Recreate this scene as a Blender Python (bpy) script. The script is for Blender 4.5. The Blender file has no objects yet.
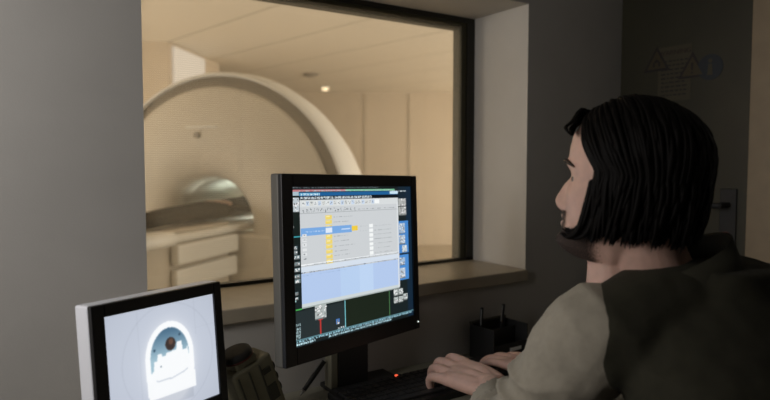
import bpy, bmesh, math, random
import numpy as np
from mathutils import Vector, Matrix, noise
PI = math.pi
C = bpy.context.scene.collection
sc = bpy.context.scene

# ------------------------------------------------------------------ camera, world, lights, exposure
F_PX, YAW, PITCH, CAM_H = 620.0, 0.585, 0.057, 1.246
cam_d = bpy.data.cameras.new('camera'); cam = bpy.data.objects.new('camera', cam_d); C.objects.link(cam)
cam_d.sensor_width = 36; cam_d.lens = 36*F_PX/770; cam_d.clip_start = .02
cam.location = (0, 0, CAM_H); cam.rotation_euler = (PI/2-PITCH, 0, -YAW)
cam_d.dof.use_dof = True; cam_d.dof.focus_distance = 1.2; cam_d.dof.aperture_fstop = 3.0
sc.camera = cam
w = bpy.data.worlds.new('world'); sc.world = w; w.use_nodes = True
w.node_tree.nodes['Background'].inputs[0].default_value = (.85, .85, .35, 1)
w.node_tree.nodes['Background'].inputs[1].default_value = .0015
sc.view_settings.view_transform = 'Standard'; sc.view_settings.look = 'None'
sc.view_settings.exposure = 0; sc.view_settings.gamma = 1; sc.view_settings.use_curve_mapping = False

def area(name, loc, target, size, power, col, size_y=None, spread=PI):
    l = bpy.data.lights.new(name, 'AREA'); l.energy = power; l.color = col; l.size = size
    if size_y: l.shape = 'RECTANGLE'; l.size_y = size_y
    l.spread = spread
    o = bpy.data.objects.new(name, l); C.objects.link(o); o.location = loc
    o.rotation_euler = (Vector(target)-Vector(loc)).to_track_quat('-Z', 'Y').to_euler(); return o
area('unseen_side_light', (-1.06, .90, 1.42), (1.2, .92, 1.2), .45, 6.0, (1, .93, .88), .8, PI)  # unseen source on the left, set in a made-up wall opening
area('unseen_side_light', (-.62, .80, 1.55), (.6, 1.25, 1.25), .22, 4.0, (1, .98, .96), .5, PI)  # fill added inside the room to brighten the left end of the wall

# frames: s along the window wall, n towards it, z up
def ray(u, v):
    x = (u-385)/F_PX; y = (200-v)/F_PX
    z = math.cos(PITCH)+math.sin(PITCH)*y; h = -math.sin(PITCH)+math.cos(PITCH)*y
    return Vector((math.cos(YAW)*x+math.sin(YAW)*z, -math.sin(YAW)*x+math.cos(YAW)*z, h))
def cw(x, Z, z): # view-aligned ground frame (x right, Z away) to world, z = world height
    return Vector((math.cos(YAW)*x+math.sin(YAW)*Z, -math.sin(YAW)*x+math.cos(YAW)*Z, z))
for x, Z, z, p in ((1.75, 3.15, 1.25, 68), (3.0, 5.4, 1.0, 105), (3.2, 8.2, 1.0, 100), (-3.2, 2.6, 1.0, 85), (-4.2, 5.0, 1.2, 50)):  # point lights added out of view to brighten the scanner room
    l_ = bpy.data.lights.new('scanner_room_fill', 'POINT'); l_.energy = p; l_.color = (1, .93, .79); l_.shadow_soft_size = .35
    o_ = bpy.data.objects.new('scanner_room_fill', l_); C.objects.link(o_); o_.location = cw(x, Z, z)

# ------------------------------------------------------------------ materials
def mat(name, col, rough=.6, metal=0, noise_amt=.0, nscale=20, bump=0, bscale=200, emit=None, es=0, sss=0, spec=None):
    m = bpy.data.materials.new(name); m.use_nodes = True; nt = m.node_tree; b = nt.nodes['Principled BSDF']
    b.inputs['Roughness'].default_value = rough; b.inputs['Metallic'].default_value = metal
    b.inputs['Base Color'].default_value = (*col, 1)
    if spec is not None: b.inputs['Specular IOR Level'].default_value = spec
    if sss: b.inputs['Subsurface Weight'].default_value = sss; b.inputs['Subsurface Scale'].default_value = .01; b.inputs['Subsurface Radius'].default_value = (1, .3, .15)
    tc = nt.nodes.new('ShaderNodeTexCoord')
    if noise_amt:
        n = nt.nodes.new('ShaderNodeTexNoise'); n.inputs['Scale'].default_value = nscale; n.inputs['Detail'].default_value = 5
        nt.links.new(tc.outputs['Object'], n.inputs['Vector'])
        r = nt.nodes.new('ShaderNodeValToRGB')
        r.color_ramp.elements[0].position = .3; r.color_ramp.elements[1].position = .7
        r.color_ramp.elements[0].color = (*[c*(1-noise_amt) for c in col], 1)
        r.color_ramp.elements[1].color = (*[min(1, c*(1+noise_amt)) for c in col], 1)
        nt.links.new(n.outputs['Fac'], r.inputs['Fac']); nt.links.new(r.outputs['Color'], b.inputs['Base Color'])
    if bump:
        n2 = nt.nodes.new('ShaderNodeTexNoise'); n2.inputs['Scale'].default_value = bscale; n2.inputs['Detail'].default_value = 3
        nt.links.new(tc.outputs['Object'], n2.inputs['Vector'])
        bp = nt.nodes.new('ShaderNodeBump'); bp.inputs['Strength'].default_value = bump; bp.inputs['Distance'].default_value = .002
        nt.links.new(n2.outputs['Fac'], bp.inputs['Height']); nt.links.new(bp.outputs['Normal'], b.inputs['Normal'])
    if emit: b.inputs['Emission Color'].default_value = (*emit, 1); b.inputs['Emission Strength'].default_value = es
    return m
M = dict(
    wall=mat('painted_wall', (.49, .47, .44), .85, noise_amt=.03, nscale=8, bump=.08, bscale=350),
    sill=mat('sill_laminate', (.40, .35, .27), .35, noise_amt=.05, nscale=30),
    frame=mat('window_frame_metal', (.010, .009, .005), .45),
    jamb=mat('window_jamb_olive', (.040, .036, .016), .6),
    ceil=mat('ceiling_paint', (.25, .24, .20), .9, noise_amt=.03),
    floor=mat('vinyl_floor', (.045, .042, .038), .5, noise_amt=.15, nscale=40),
    door=mat('brown_door', (.028, .025, .011), .5, noise_amt=.15, nscale=6),
    doorframe=mat('door_frame_paint', (.25, .19, .12), .5, noise_amt=.08),
    desk=mat('desk_laminate', (.30, .29, .23), .45, noise_amt=.06, nscale=50),
    black=mat('black_plastic', (.012, .012, .013), .38, bump=.1, bscale=900),
    blackm=mat('matt_black_plastic', (.015, .015, .015), .6),
    key=mat('keycap_plastic', (.02, .02, .021), .5),
    silver=mat('silver_plastic', (.80, .82, .88), .4, metal=.1),
    edge=mat('bezel_side_grey', (.12, .115, .10), .45),
    olive=mat('olive_grey_plastic', (.22, .205, .14), .5, noise_amt=.08, nscale=60),
    olive2=mat('dark_olive_rubber', (.05, .048, .035), .6),
    red=mat('dull_red_plastic', (.09, .015, .01), .5),
    stand=mat('stand_plastic', (.02, .02, .02), .45),
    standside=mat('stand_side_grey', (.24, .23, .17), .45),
    white=mat('white_paint', (.8, .8, .78), .5),
    skin=mat('skin', (.64, .41, .33), .5, noise_amt=.10, nscale=45, bump=.35, bscale=600, sss=.12),
    hair=mat('dark_brown_hair', (.0030, .0022, .0018), .6, noise_amt=.3, nscale=80, spec=.12),
    brow=mat('eyebrow_hair', (.03, .018, .012), .7),
    eye=mat('eyeball_white', (.35, .31, .28), .4), iris=mat('brown_iris', (.05, .025, .012), .15),
    shirt=mat('dark_olive_cotton', (.024, .022, .011), .9, noise_amt=.12, nscale=90, bump=.5, bscale=900),
    sleeve=mat('grey_khaki_cotton', (.36, .325, .26), .9, noise_amt=.06, nscale=90, bump=.5, bscale=900),
    trousers=mat('dark_trouser_cloth', (.02, .02, .025), .9),
    shoe=mat('black_leather', (.015, .014, .014), .4),
    chairf=mat('black_chair_fabric', (.018, .018, .02), .9),
    metal=mat('brushed_steel', (.5, .5, .5), .3, metal=1),
    mriwall=mat('scanner_room_wall', (.70, .60, .48), .9, noise_amt=.02, nscale=4),
    gantry=mat('scanner_housing_cream', (.62, .56, .47), .6, noise_amt=.01),
    gantryband=mat('scanner_ring_taupe', (.27, .235, .19), .5),
    gantryrim=mat('scanner_rim_white', (.78, .76, .72), .6),
    tablew=mat('table_panel_white', (.80, .77, .70), .4),
    tableb=mat('table_base_beige', (.55, .48, .38), .6),
    cloth=mat('charcoal_clothing', (.014, .012, .010), .95, noise_amt=.1, spec=.05),
    bore=mat('bore_liner', (.66, .67, .60), .6),
    mrifloor=mat('scanner_room_floor', (.42, .36, .28), .4, noise_amt=.03),
    led=mat('led_red', (.4, .02, .01), .4, emit=(1, .12, .05), es=1.2),
    ledw=mat('led_white', (.5, .5, .5), .4, emit=(.9, 1, .95), es=1.5),
    lamp=mat('downlight_glow', (1, .9, .7), .4, emit=(1, .80, .50), es=1.6),
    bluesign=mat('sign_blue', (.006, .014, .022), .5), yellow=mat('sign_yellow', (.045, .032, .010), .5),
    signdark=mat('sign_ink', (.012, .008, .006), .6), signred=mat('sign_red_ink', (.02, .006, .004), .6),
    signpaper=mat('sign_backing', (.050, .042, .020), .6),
)
# ceiling of the scanner room: pale boards with dark seams running in one direction
def seams():
    m = mat('scanner_ceiling_boards', (.66, .58, .46), .85); nt = m.node_tree; b = nt.nodes['Principled BSDF']
    tc = nt.nodes.new('ShaderNodeTexCoord'); s = nt.nodes.new('ShaderNodeSeparateXYZ'); nt.links.new(tc.outputs['Object'], s.inputs[0])
    mo = nt.nodes.new('ShaderNodeMath'); mo.operation = 'MODULO'; mo.inputs[1].default_value = .74
    ad = nt.nodes.new('ShaderNodeMath'); ad.operation = 'ADD'; ad.inputs[1].default_value = 74*.74 - 1.95
    nt.links.new(s.outputs['Y'], ad.inputs[0]); nt.links.new(ad.outputs[0], mo.inputs[0])
    lt = nt.nodes.new('ShaderNodeMath'); lt.operation = 'LESS_THAN'; lt.inputs[1].default_value = .02
    nt.links.new(mo.outputs[0], lt.inputs[0])
    mx = nt.nodes.new('ShaderNodeMixRGB'); mx.inputs[1].default_value = (.80, .73, .62, 1); mx.inputs[2].default_value = (.50, .44, .36, 1)
    nt.links.new(lt.outputs[0], mx.inputs[0]); nt.links.new(mx.outputs[0], b.inputs['Base Color']); return m
M['seams'] = seams()
# window pane: clear glass with the fine woven shielding mesh laminated in it
def pane_mat():
    m = bpy.data.materials.new('shielded_glass'); m.use_nodes = True; nt = m.node_tree
    for n in list(nt.nodes): nt.nodes.remove(n)
    out = nt.nodes.new('ShaderNodeOutputMaterial'); tr = nt.nodes.new('ShaderNodeBsdfTransparent'); gl = nt.nodes.new('ShaderNodeBsdfGlossy')
    gl.inputs['Roughness'].default_value = .02; gl.inputs['Color'].default_value = (.9, .95, .9, 1)
    tc = nt.nodes.new('ShaderNodeTexCoord'); 
    def wave(ax):
        wv = nt.nodes.new('ShaderNodeTexWave'); wv.bands_direction = ax; wv.inputs['Scale'].default_value = 62; wv.inputs['Distortion'].default_value = .4
        wv.inputs['Detail Scale'].default_value = .05
        nt.links.new(tc.outputs['Object'], wv.inputs['Vector']); return wv
    a, b = wave('X'), wave('Z'); mu = nt.nodes.new('ShaderNodeMath'); mu.operation = 'MULTIPLY'
    nt.links.new(a.outputs['Fac'], mu.inputs[0]); nt.links.new(b.outputs['Fac'], mu.inputs[1])
    mr = nt.nodes.new('ShaderNodeMapRange'); mr.inputs['To Min'].default_value = .88; mr.inputs['To Max'].default_value = .98
    nt.links.new(mu.outputs[0], mr.inputs['Value']); cb = nt.nodes.new('ShaderNodeCombineColor')
    for i in range(3): nt.links.new(mr.outputs[0], cb.inputs[i])
    nt.links.new(cb.outputs[0], tr.inputs['Color'])
    mx = nt.nodes.new('ShaderNodeMixShader'); mx.inputs[0].default_value = .03
    nt.links.new(tr.outputs[0], mx.inputs[1]); nt.links.new(gl.outputs[0], mx.inputs[2]); tl = nt.nodes.new('ShaderNodeBsdfTranslucent'); tl.inputs['Color'].default_value = (.8, .74, .62, 1)
    m2 = nt.nodes.new('ShaderNodeMixShader'); m2.inputs[0].default_value = .06
    nt.links.new(mx.outputs[0], m2.inputs[1]); nt.links.new(tl.outputs[0], m2.inputs[2]); nt.links.new(m2.outputs[0], out.inputs[0]); return m
M['pane'] = pane_mat()
def attr_screen(name, strength):
    m = bpy.data.materials.new(name); m.use_nodes = True; nt = m.node_tree; b = nt.nodes['Principled BSDF']
    a = nt.nodes.new('ShaderNodeAttribute'); a.attribute_name = 'pix'
    b.inputs['Base Color'].default_value = (.01, .01, .01, 1); b.inputs['Roughness'].default_value = .35
    nt.links.new(a.outputs['Color'], b.inputs['Emission Color']); b.inputs['Emission Strength'].default_value = strength; return m
def beard_mat():
    m = mat('beard_hair', (.035, .02, .014), .8); nt = m.node_tree; b = nt.nodes['Principled BSDF']; out = nt.nodes['Material Output']
    a = nt.nodes.new('ShaderNodeAttribute'); a.attribute_name = 'pix'
    tc = nt.nodes.new('ShaderNodeTexCoord'); n = nt.nodes.new('ShaderNodeTexNoise'); n.inputs['Scale'].default_value = 420; n.inputs['Detail'].default_value = 2
    nt.links.new(tc.outputs['Object'], n.inputs['Vector'])
    ad = nt.nodes.new('ShaderNodeMath'); ad.operation = 'MULTIPLY_ADD'; ad.inputs[1].default_value = 1.6; 
    sp = nt.nodes.new('ShaderNodeSeparateColor'); nt.links.new(a.outputs['Color'], sp.inputs[0])
    nt.links.new(sp.outputs[0], ad.inputs[0]); 
    sb = nt.nodes.new('ShaderNodeMath'); sb.operation = 'MULTIPLY_ADD'; sb.inputs[1].default_value = 1.5; sb.inputs[2].default_value = -1.35
    nt.links.new(n.outputs['Fac'], sb.inputs[0]); nt.links.new(sb.outputs[0], ad.inputs[2]); ad.use_clamp = True
    tr = nt.nodes.new('ShaderNodeBsdfTransparent'); mx = nt.nodes.new('ShaderNodeMixShader')
    nt.links.new(ad.outputs[0], mx.inputs[0]); nt.links.new(tr.outputs[0], mx.inputs[1]); nt.links.new(b.outputs[0], mx.inputs[2]); nt.links.new(mx.outputs[0], out.inputs[0]); return m
M['beard'] = beard_mat()

# ------------------------------------------------------------------ helpers
def link(name, me, m, parent=None, smooth=False, kind=None):
    o = bpy.data.objects.new(name, me); C.objects.link(o)
    if m is not None: me.materials.append(m)
    if parent is not None: o.parent = parent
    if smooth:
        for p in me.polygons: p.use_smooth = True
    if kind: o['kind'] = kind
    return o
def obj(name, bm, m, parent=None, smooth=False, kind=None):
    me = bpy.data.meshes.new(name); bmesh.ops.recalc_face_normals(bm, faces=bm.faces); bm.to_mesh(me); bm.free()
    return link(name, me, m, parent, smooth, kind)
def struct(name, bm, m, smooth=False): return obj(name, bm, m, None, smooth, 'structure')
def thing(name, label, cat, loc=(0, 0, 0), rot=(0, 0, 0), group=None):
    o = bpy.data.objects.new(name, None); C.objects.link(o); o.location = loc; o.rotation_euler = rot; o.empty_display_size = .05
    o['label'] = label; o['category'] = cat
    if group: o['group'] = group
    return o
def tag(o, label, cat, group=None):
    o['label'] = label; o['category'] = cat
    if group: o['group'] = group
    return o
def B(): return bmesh.new()
def box(bm, x0, x1, y0, y1, z0, z1, bev=0, mtx=None, seg=2):
    t = bmesh.new()
    bmesh.ops.create_cube(t, size=1)
    for v in t.verts: v.co = Vector(((x0+x1)/2+v.co.x*(x1-x0), (y0+y1)/2+v.co.y*(y1-y0), (z0+z1)/2+v.co.z*(z1-z0)))
    if bev: bmesh.ops.bevel(t, geom=t.edges[:], offset=bev, segments=seg, profile=.5, affect='EDGES')
    if mtx is not None: t.transform(mtx)
    merge(bm, t); return bm
def merge(bm, t):
    vs = {v: bm.verts.new(v.co) for v in t.verts}
    for f in t.faces:
        try: bm.faces.new([vs[v] for v in f.verts])
        except ValueError: pass
    t.free()
def catmull(pts, k):
    out = []; n = len(pts)
    P = [pts[0]]+list(pts)+[pts[-1]]
    for i in range(1, n):
        p0, p1, p2, p3 = [np.array(P[j], float) for j in (i-1, i, i+1, i+2)]
        for q in range(k):
            t = q/k; out.append(.5*((2*p1)+(-p0+p2)*t+(2*p0-5*p1+4*p2-p3)*t*t+(-p0+3*p1-3*p2+p3)*t**3))
    out.append(np.array(P[n], float)); return out
def tube(bm, pts, radii, seg=12, k=4, cap=True, flat=1.0):
    """pts list of 3-vectors; radii same length; rounded ends"""
    q = [(*p, r) for p, r in zip(pts, radii)]
    C4 = catmull(q, k) if k > 1 else [np.array(x, float) for x in q]
    P = [Vector(c[:3]) for c in C4]; R = [max(c[3], 1e-5) for c in C4]
    rings = []; d0 = (P[1]-P[0]).normalized(); up = Vector((0, 0, 1)) if abs(d0.z) < .9 else Vector((1, 0, 0))
    a = d0.cross(up).normalized()
    def ring(p, r, d, a):
        b = d.cross(a).normalized(); return [bm.verts.new(p+a*math.cos(t)*r+b*math.sin(t)*r*flat) for t in [2*PI*i/seg for i in range(seg)]]
    if cap:
        for s_ in (.95, .7): 
            rings.append(ring(P[0]-d0*R[0]*s_*.9, R[0]*math.sqrt(1-s_*s_), d0, a))
    for i, p in enumerate(P):
        d = (P[min(i+1, len(P)-1)]-P[max(i-1, 0)]).normalized()
        a = (a-d*a.dot(d)).normalized(); rings.append(ring(p, R[i], d, a))
    if cap:
        for s_ in (.7, .95): rings.append(ring(P[-1]+d*R[-1]*s_*.9, R[-1]*math.sqrt(1-s_*s_), d, a))
    for r0, r1 in zip(rings, rings[1:]):
        for i in range(seg): bm.faces.new((r0[i], r0[(i+1) % seg], r1[(i+1) % seg], r1[i]))
    bm.faces.new(rings[0][::-1]); bm.faces.new(rings[-1]); return bm
def cyl(bm, p0, p1, r, seg=24, r2=None):
    p0, p1 = Vector(p0), Vector(p1); return tube(bm, [p0, p1], [r, r if r2 is None else r2], seg, 1, False)
def lathe(bm, prof, seg=48, mtx=None, close=False):
    """prof list of (axis, r), axis = local +y"""
    t = bmesh.new(); rings = []
    for a, r in prof: rings.append([t.verts.new((r*math.cos(2*PI*i/seg), a, r*math.sin(2*PI*i/seg))) for i in range(seg)])
    prs = list(zip(rings, rings[1:]))
    if close: prs.append((rings[-1], rings[0]))
    for r0, r1 in prs:
        for i in range(seg): t.faces.new((r0[i], r0[(i+1) % seg], r1[(i+1) % seg], r1[i]))
    if not close:
        t.faces.new(rings[0]); t.faces.new(rings[-1][::-1])
    if mtx is not None: t.transform(mtx)
    merge(bm, t); return bm
def loft(bm, secs, seg=40, pw=2.4):
    """secs: (cx,cy,cz,hx,hy)"""
    rings = []
    for cx, cy, cz, hx, hy in secs:
        rg = []
        for i in range(seg):
            t = 2*PI*i/seg; c, s = math.cos(t), math.sin(t)
            rg.append(bm.verts.new((cx+hx*math.copysign(abs(c)**(2/pw), c), cy+hy*math.copysign(abs(s)**(2/pw), s), cz)))
        rings.append(rg)
    for r0, r1 in zip(rings, rings[1:]):
        for i in range(seg): bm.faces.new((r0[i], r0[(i+1) % seg], r1[(i+1) % seg], r1[i]))
    bm.faces.new(rings[0][::-1]); bm.faces.new(rings[-1])
def ball(bm, c, r, sc3=(1, 1, 1)):
    t = bmesh.new(); bmesh.ops.create_uvsphere(t, u_segments=24, v_segments=16, radius=r)
    for v in t.verts: v.co = Vector((v.co.x*sc3[0]+c[0], v.co.y*sc3[1]+c[1], v.co.z*sc3[2]+c[2]))
    merge(bm, t)
def remesh(bm, voxel, smooth=3, fac=.5, disp=None):
    bmesh.ops.recalc_face_normals(bm, faces=bm.faces)
    me = bpy.data.meshes.new('tmp'); bm.to_mesh(me); bm.free()
    o = bpy.data.objects.new('tmp', me); C.objects.link(o)
    md = o.modifiers.new('r', 'REMESH'); md.mode = 'VOXEL'; md.voxel_size = voxel
    if smooth: s = o.modifiers.new('s', 'SMOOTH'); s.factor = fac; s.iterations = smooth
    dg = bpy.context.evaluated_depsgraph_get(); me2 = bpy.data.meshes.new_from_object(o.evaluated_get(dg))
    bpy.data.objects.remove(o); bpy.data.meshes.remove(me)
    if disp:
        me2.calc_loop_triangles() if False else None
        n = len(me2.vertices); co = np.empty(n*3); no = np.empty(n*3)
        me2.vertices.foreach_get('co', co); me2.vertices.foreach_get('normal', no)
        co = co.reshape(-1, 3); no = no.reshape(-1, 3)
        for i in range(n):
            d = disp(Vector(co[i]))
            if d: co[i] += no[i]*d
        me2.vertices.foreach_set('co', co.ravel()); me2.update()
    return me2

# ------------------------------------------------------------------ the control room
WN, GN = 1.25, 1.485           # front plane of the window wall, plane of the pane
S0, S1, Z0, Z1 = .274, 1.311, .946, 1.696
LW, RW, CE = -1.16, 1.72, 2.5
b = B(); box(b, LW-.1, S0, WN, 1.52, 0, CE); box(b, S1, RW+.1, WN, 1.52, 0, CE); box(b, S0, S1, WN, 1.52, 0, Z0-.0325); box(b, S0, S1, WN, 1.52, Z1, CE)
struct('wall_window', b, M['wall'])
# frame of the observation window
root = thing('window_1', 'x', 'x'); del root['label']; del root['category']; root['kind'] = 'structure'
b = B()
box(b, S0, S1, GN-.012, GN+.012, Z1-.014, Z1); box(b, S1-.030, S1, GN-.012, GN+.012, Z0, Z1-.014)
box(b, S0, S0+.03, GN-.012, GN+.012, Z0, Z1-.014); box(b, S0, S1, GN-.012, GN+.012, Z0-.01, Z0+.008)
obj('window_frame', b, M['frame'], root)
b = B()
box(b, S1-.040, S1-.0005, GN+.0125, 1.53, Z0, Z1-.001); box(b, S0+.0005, S0+.04, GN+.0125, 1.53, Z0, Z1-.001)
box(b, S0+.04, S1-.04, GN+.0125, 1.53, Z1-.030, Z1-.001); box(b, S0+.04, S1-.04, GN+.0125, 1.53, Z0-.01, Z0-.0)
obj('window_jamb', b, M['jamb'], root)
b = B(); box(b, S1-.050, S1-.0301, GN-.006, GN+.010, Z0+.008, Z1-.0141); box(b, S0+.03, S1-.050, GN-.006, GN+.010, Z1-.024, Z1-.0141); obj('glazing_bead', b, M['jamb'], root)
b = B(); box(b, S0+.03, S1-.050, GN-.003, GN+.003, Z0+.008, Z1-.024); obj('glass', b, M['pane'], root)
b = B(); box(b, S0, S1, WN-.012, GN-.012, Z0-.0325, Z0, .003); obj('window_sill', b, M['sill'], root)
# rest of the room
b = B(); box(b, LW-.1, RW+.1, -1.6, WN, -.1, 0); struct('floor', b, M['floor'])
b = B(); box(b, LW-.1, RW+.1, -1.6, WN, CE, CE+.1); struct('ceiling', b, M['ceil'])
b = B()   # left wall, with an opening made up to hold the side light
box(b, LW-.1, LW, -1.6, .60, 0, CE); box(b, LW-.1, LW, 1.20, WN, 0, CE); box(b, LW-.1, LW, .60, 1.20, 0, .95); box(b, LW-.1, LW, .60, 1.20, 1.9, CE)
struct('wall_left', b, M['wall'])
DN0, DN1, DZ = .845, 1.245, 2.1
b = B(); box(b, RW, RW+.1, -1.6, .70, 0, CE); box(b, RW, RW+.1, .70, WN, DZ+.04, CE); struct('wall_right', b, M['wall'])
root = thing('door_1', 'x', 'x', (RW, DN0, 0)); del root['label']; del root['category']; root['kind'] = 'structure'
b = B(); box(b, .01, .05, 0, WN-DN0, 0.005, DZ, .002); obj('door_leaf', b, M['door'], root)
b = B(); box(b, -.006, .1, -.145, -.001, 0, DZ+.04, .003); box(b, .0, .1, 0, WN-DN0, DZ+.002, DZ+.04); obj('door_frame', b, M['doorframe'], root)
b = B(); box(b, .004, .01, .03, .075, 1.02, 1.18, .002); cyl(b, (.008, .052, 1.135), (-.045, .052, 1.135), .008); tube(b, [(-.042, .052, 1.135), (-.045, .10, 1.135), (-.043, .16, 1.133)], [.008, .008, .007], 10, 3)
obj('door_handle', b, M['blackm'], root)
b = B(); cyl(b, (.009, .055, 1.05), (.002, .055, 1.05), .012); obj('door_lock', b, M['red'], root)
b = B(); box(b, S1+.05, RW-.0, WN-.012, WN, 0, .07, .002); struct('baseboard_window', b, M['wall'])

# signs on the door (plane s = RW+.01, text reads towards the camera side)
def door_pt(u, v):
    r = ray(u, v); t = (RW+.008)/r.x; return Vector((RW+.0095, r.y*t, CAM_H+r.z*t))
def sign_root(name, label, cat, u, v):
    return thing(name, label, cat, door_pt(u, v), (PI/2, 0, -PI/2), 'safety signs on the dark door') # local x -> -n, y -> z, z -> -s
def text(name, body, size, m, parent, loc, ext=.0004):
    cu = bpy.data.curves.new(name, 'FONT'); cu.body = body; cu.size = size; cu.extrude = ext; cu.align_x = 'CENTER'; cu.align_y = 'CENTER'
    o = bpy.data.objects.new(name, cu); C.objects.link(o); dg = bpy.context.evaluated_depsgraph_get()
    me = bpy.data.meshes.new_from_object(o.evaluated_get(dg)); bpy.data.objects.remove(o)
    o2 = link(name, me, m, parent); o2.location = loc; return o2
def prism(bm, pts, z0, z1):
    lo = [bm.verts.new((x, y, z0)) for x, y in pts]; hi = [bm.verts.new((x, y, z1)) for x, y in pts]; n = len(pts)
    bm.faces.new(lo[::-1]); bm.faces.new(hi)
    for i in range(n): bm.faces.new((lo[i], lo[(i+1) % n], hi[(i+1) % n], hi[i]))
def tri(cx, cy, r): return [(cx+r*math.cos(a), cy+r*math.sin(a)) for a in (PI/2, PI/2+2*PI/3, PI/2+4*PI/3)]
for (u, v, lab, kind) in ((656.5, 63, 'triangular warning sign on the dark door nearest the window wall', 0), (692, 69, 'triangular warning sign on the dark door next to the round blue sign', 1)):
    r = sign_root('warning_sign', lab, 'sign', u, v)
    b = B(); prism(b, tri(0, 0, .050), 0, .0006); obj('sign_border', b, M['signdark'], r)
    b = B(); prism(b, tri(0, 0, .036), .0006, .0010); obj('sign_field', b, M['yellow'], r)
    b = B()
    if kind == 0:
        prism(b, [(-.012, -.012), (-.012, .0), (.0, .012), (.012, 0), (.012, -.012), (.006, -.012), (.006, 0), (-.006, 0), (-.006, -.012)], .001, .0014)
    else:
        prism(b, [(-.002, -.004), (-.004, .018), (.004, .018), (.002, -.004)], .001, .0014); prism(b, [(-.003, -.013), (-.003, -.008), (.003, -.008), (.003, -.013)], .001, .0014)
    obj('symbol', b, M['signdark'], r)
r = sign_root('notice', 'faint paper notice with dark heading between the two triangle signs', 'sign', 674, 75)
b = B(); prism(b, [(-.052, -.075), (.052, -.075), (.052, .085), (-.052, .085)], 0, .0005); obj('paper', b, M['signpaper'], r)
text('heading', 'WARNING', .021, M['signred'], r, (0, .066, .0007))
b = B(); rr = random.Random(4)
for k in range(9):
    y = .040-.0125*k; x = -.042
    while x < .036:
        L = rr.uniform(.006, .016); prism(b, [(x, y), (min(x+L, .042), y), (min(x+L, .042), y+.0045), (x, y+.0045)], .0006, .0009); x += L+.004
obj('printed_lines', b, M['signdark'], r)
r = sign_root('mandatory_sign', 'round blue safety sign on the dark door beside the triangles', 'sign', 710, 67)
b = B(); prism(b, [(.036*math.cos(t*PI/20), .036*math.sin(t*PI/20)) for t in range(40)], 0, .0008); obj('disc', b, M['bluesign'], r)
b = B(); prism(b, [(.006*math.cos(t*PI/8), .018+.006*math.sin(t*PI/8)) for t in range(16)], .0008, .0012); prism(b, [(-.008, -.022), (-.005, .009), (.005, .009), (.008, -.022)], .0008, .0012)
obj('symbol', b, M['signpaper'], r)

# ------------------------------------------------------------------ the scanner room beyond the pane
MN = 1.52
# view-aligned lines of the room are given by points (x right, Z away)
def poly_prism(pts, z0, z1):
    b = B(); P = [cw(x, Z, 0) for x, Z in pts]; prism(b, [(p.x, p.y) for p in P], z0, z1); return b
MC = 2.36
ang = math.atan2(.727, -.686)         # seam direction in the view frame
seam_world = cw(-.686, .727, 0); ca = math.atan2(seam_world.y, seam_world.x)
b = B(); box(b, -12, 12, -12, 12, 0, .1); o = struct('ceiling_scanner_room', b, M['seams'])
o.rotation_euler = (0, 0, ca); o.location = (0, 0, MC)
# keep only the slab beyond the window wall
bm_ = bmesh.new(); bm_.from_mesh(o.data); mt = Matrix.Translation((0, 0, MC)) @ Matrix.Rotation(ca, 4, 'Z')
inv = mt.inverted()
def cut(bm_, co, no): bmesh.ops.bisect_plane(bm_, geom=bm_.verts[:]+bm_.edges[:]+bm_.faces[:], plane_co=inv @ Vector(co), plane_no=inv.to_3x3() @ Vector(no), clear_outer=True); bmesh.ops.holes_fill(bm_, edges=[e for e in bm_.edges if e.is_boundary])
cut(bm_, (0, MN, 0), (0, -1, 0)); cut(bm_, cw(0, 9.6, 0), cw(0, 1, 0)); cut(bm_, cw(-5, 0, 0), cw(-1, 0, 0)); cut(bm_, cw(4.2, 0, 0), cw(1, 0, 0))
bm_.to_mesh(o.data); bm_.free()
b = poly_prism([(-5, 9.6), (4.2, 9.6), (4.2, 9.7), (-5, 9.7)], 0, MC); struct('wall_scanner_far', b, M['mriwall'])
def lineat(x0):
    # point on the plane n = MN for a given view x
    Z = (MN+math.sin(YAW)*x0)/math.cos(YAW); return (x0, Z)
b = poly_prism([lineat(4.2), (4.2, 9.6), (4.3, 9.6), lineat(4.3)], 0, MC); struct('wall_scanner_right', b, M['mriwall'])
b = poly_prism([(-5.1, .3), (-5.1, 9.6), (-5, 9.6), (-5, .3)], 0, MC); struct('wall_scanner_left', b, M['mriwall'])
b = poly_prism([(-5, 5.7), (-1.972, 5.7), (-1.84, 6.95), (-2.1, 6.95), (-2.2, 5.8), (-5, 5.8)], 0, MC); struct('wall_scanner_alcove', b, M['mriwall'])
b = B(); P = [cw(*q, 0) for q in (lineat(-2.6), lineat(4.2), (4.2, 9.6), (-5, 9.6), (-5, .6))]; prism(b, [(p.x, p.y) for p in P], -.1, 0); struct('floor_scanner_room', b, M['mrifloor'])
# thin seams on the far wall
for i, x in enumerate((-.32, .36)):
    b = poly_prism([(x, 9.585), (x+.025, 9.585), (x+.025, 9.6), (x, 9.6)], 0, MC-.05); struct('trim_%d' % (i+1), b, M['tableb'])
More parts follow.
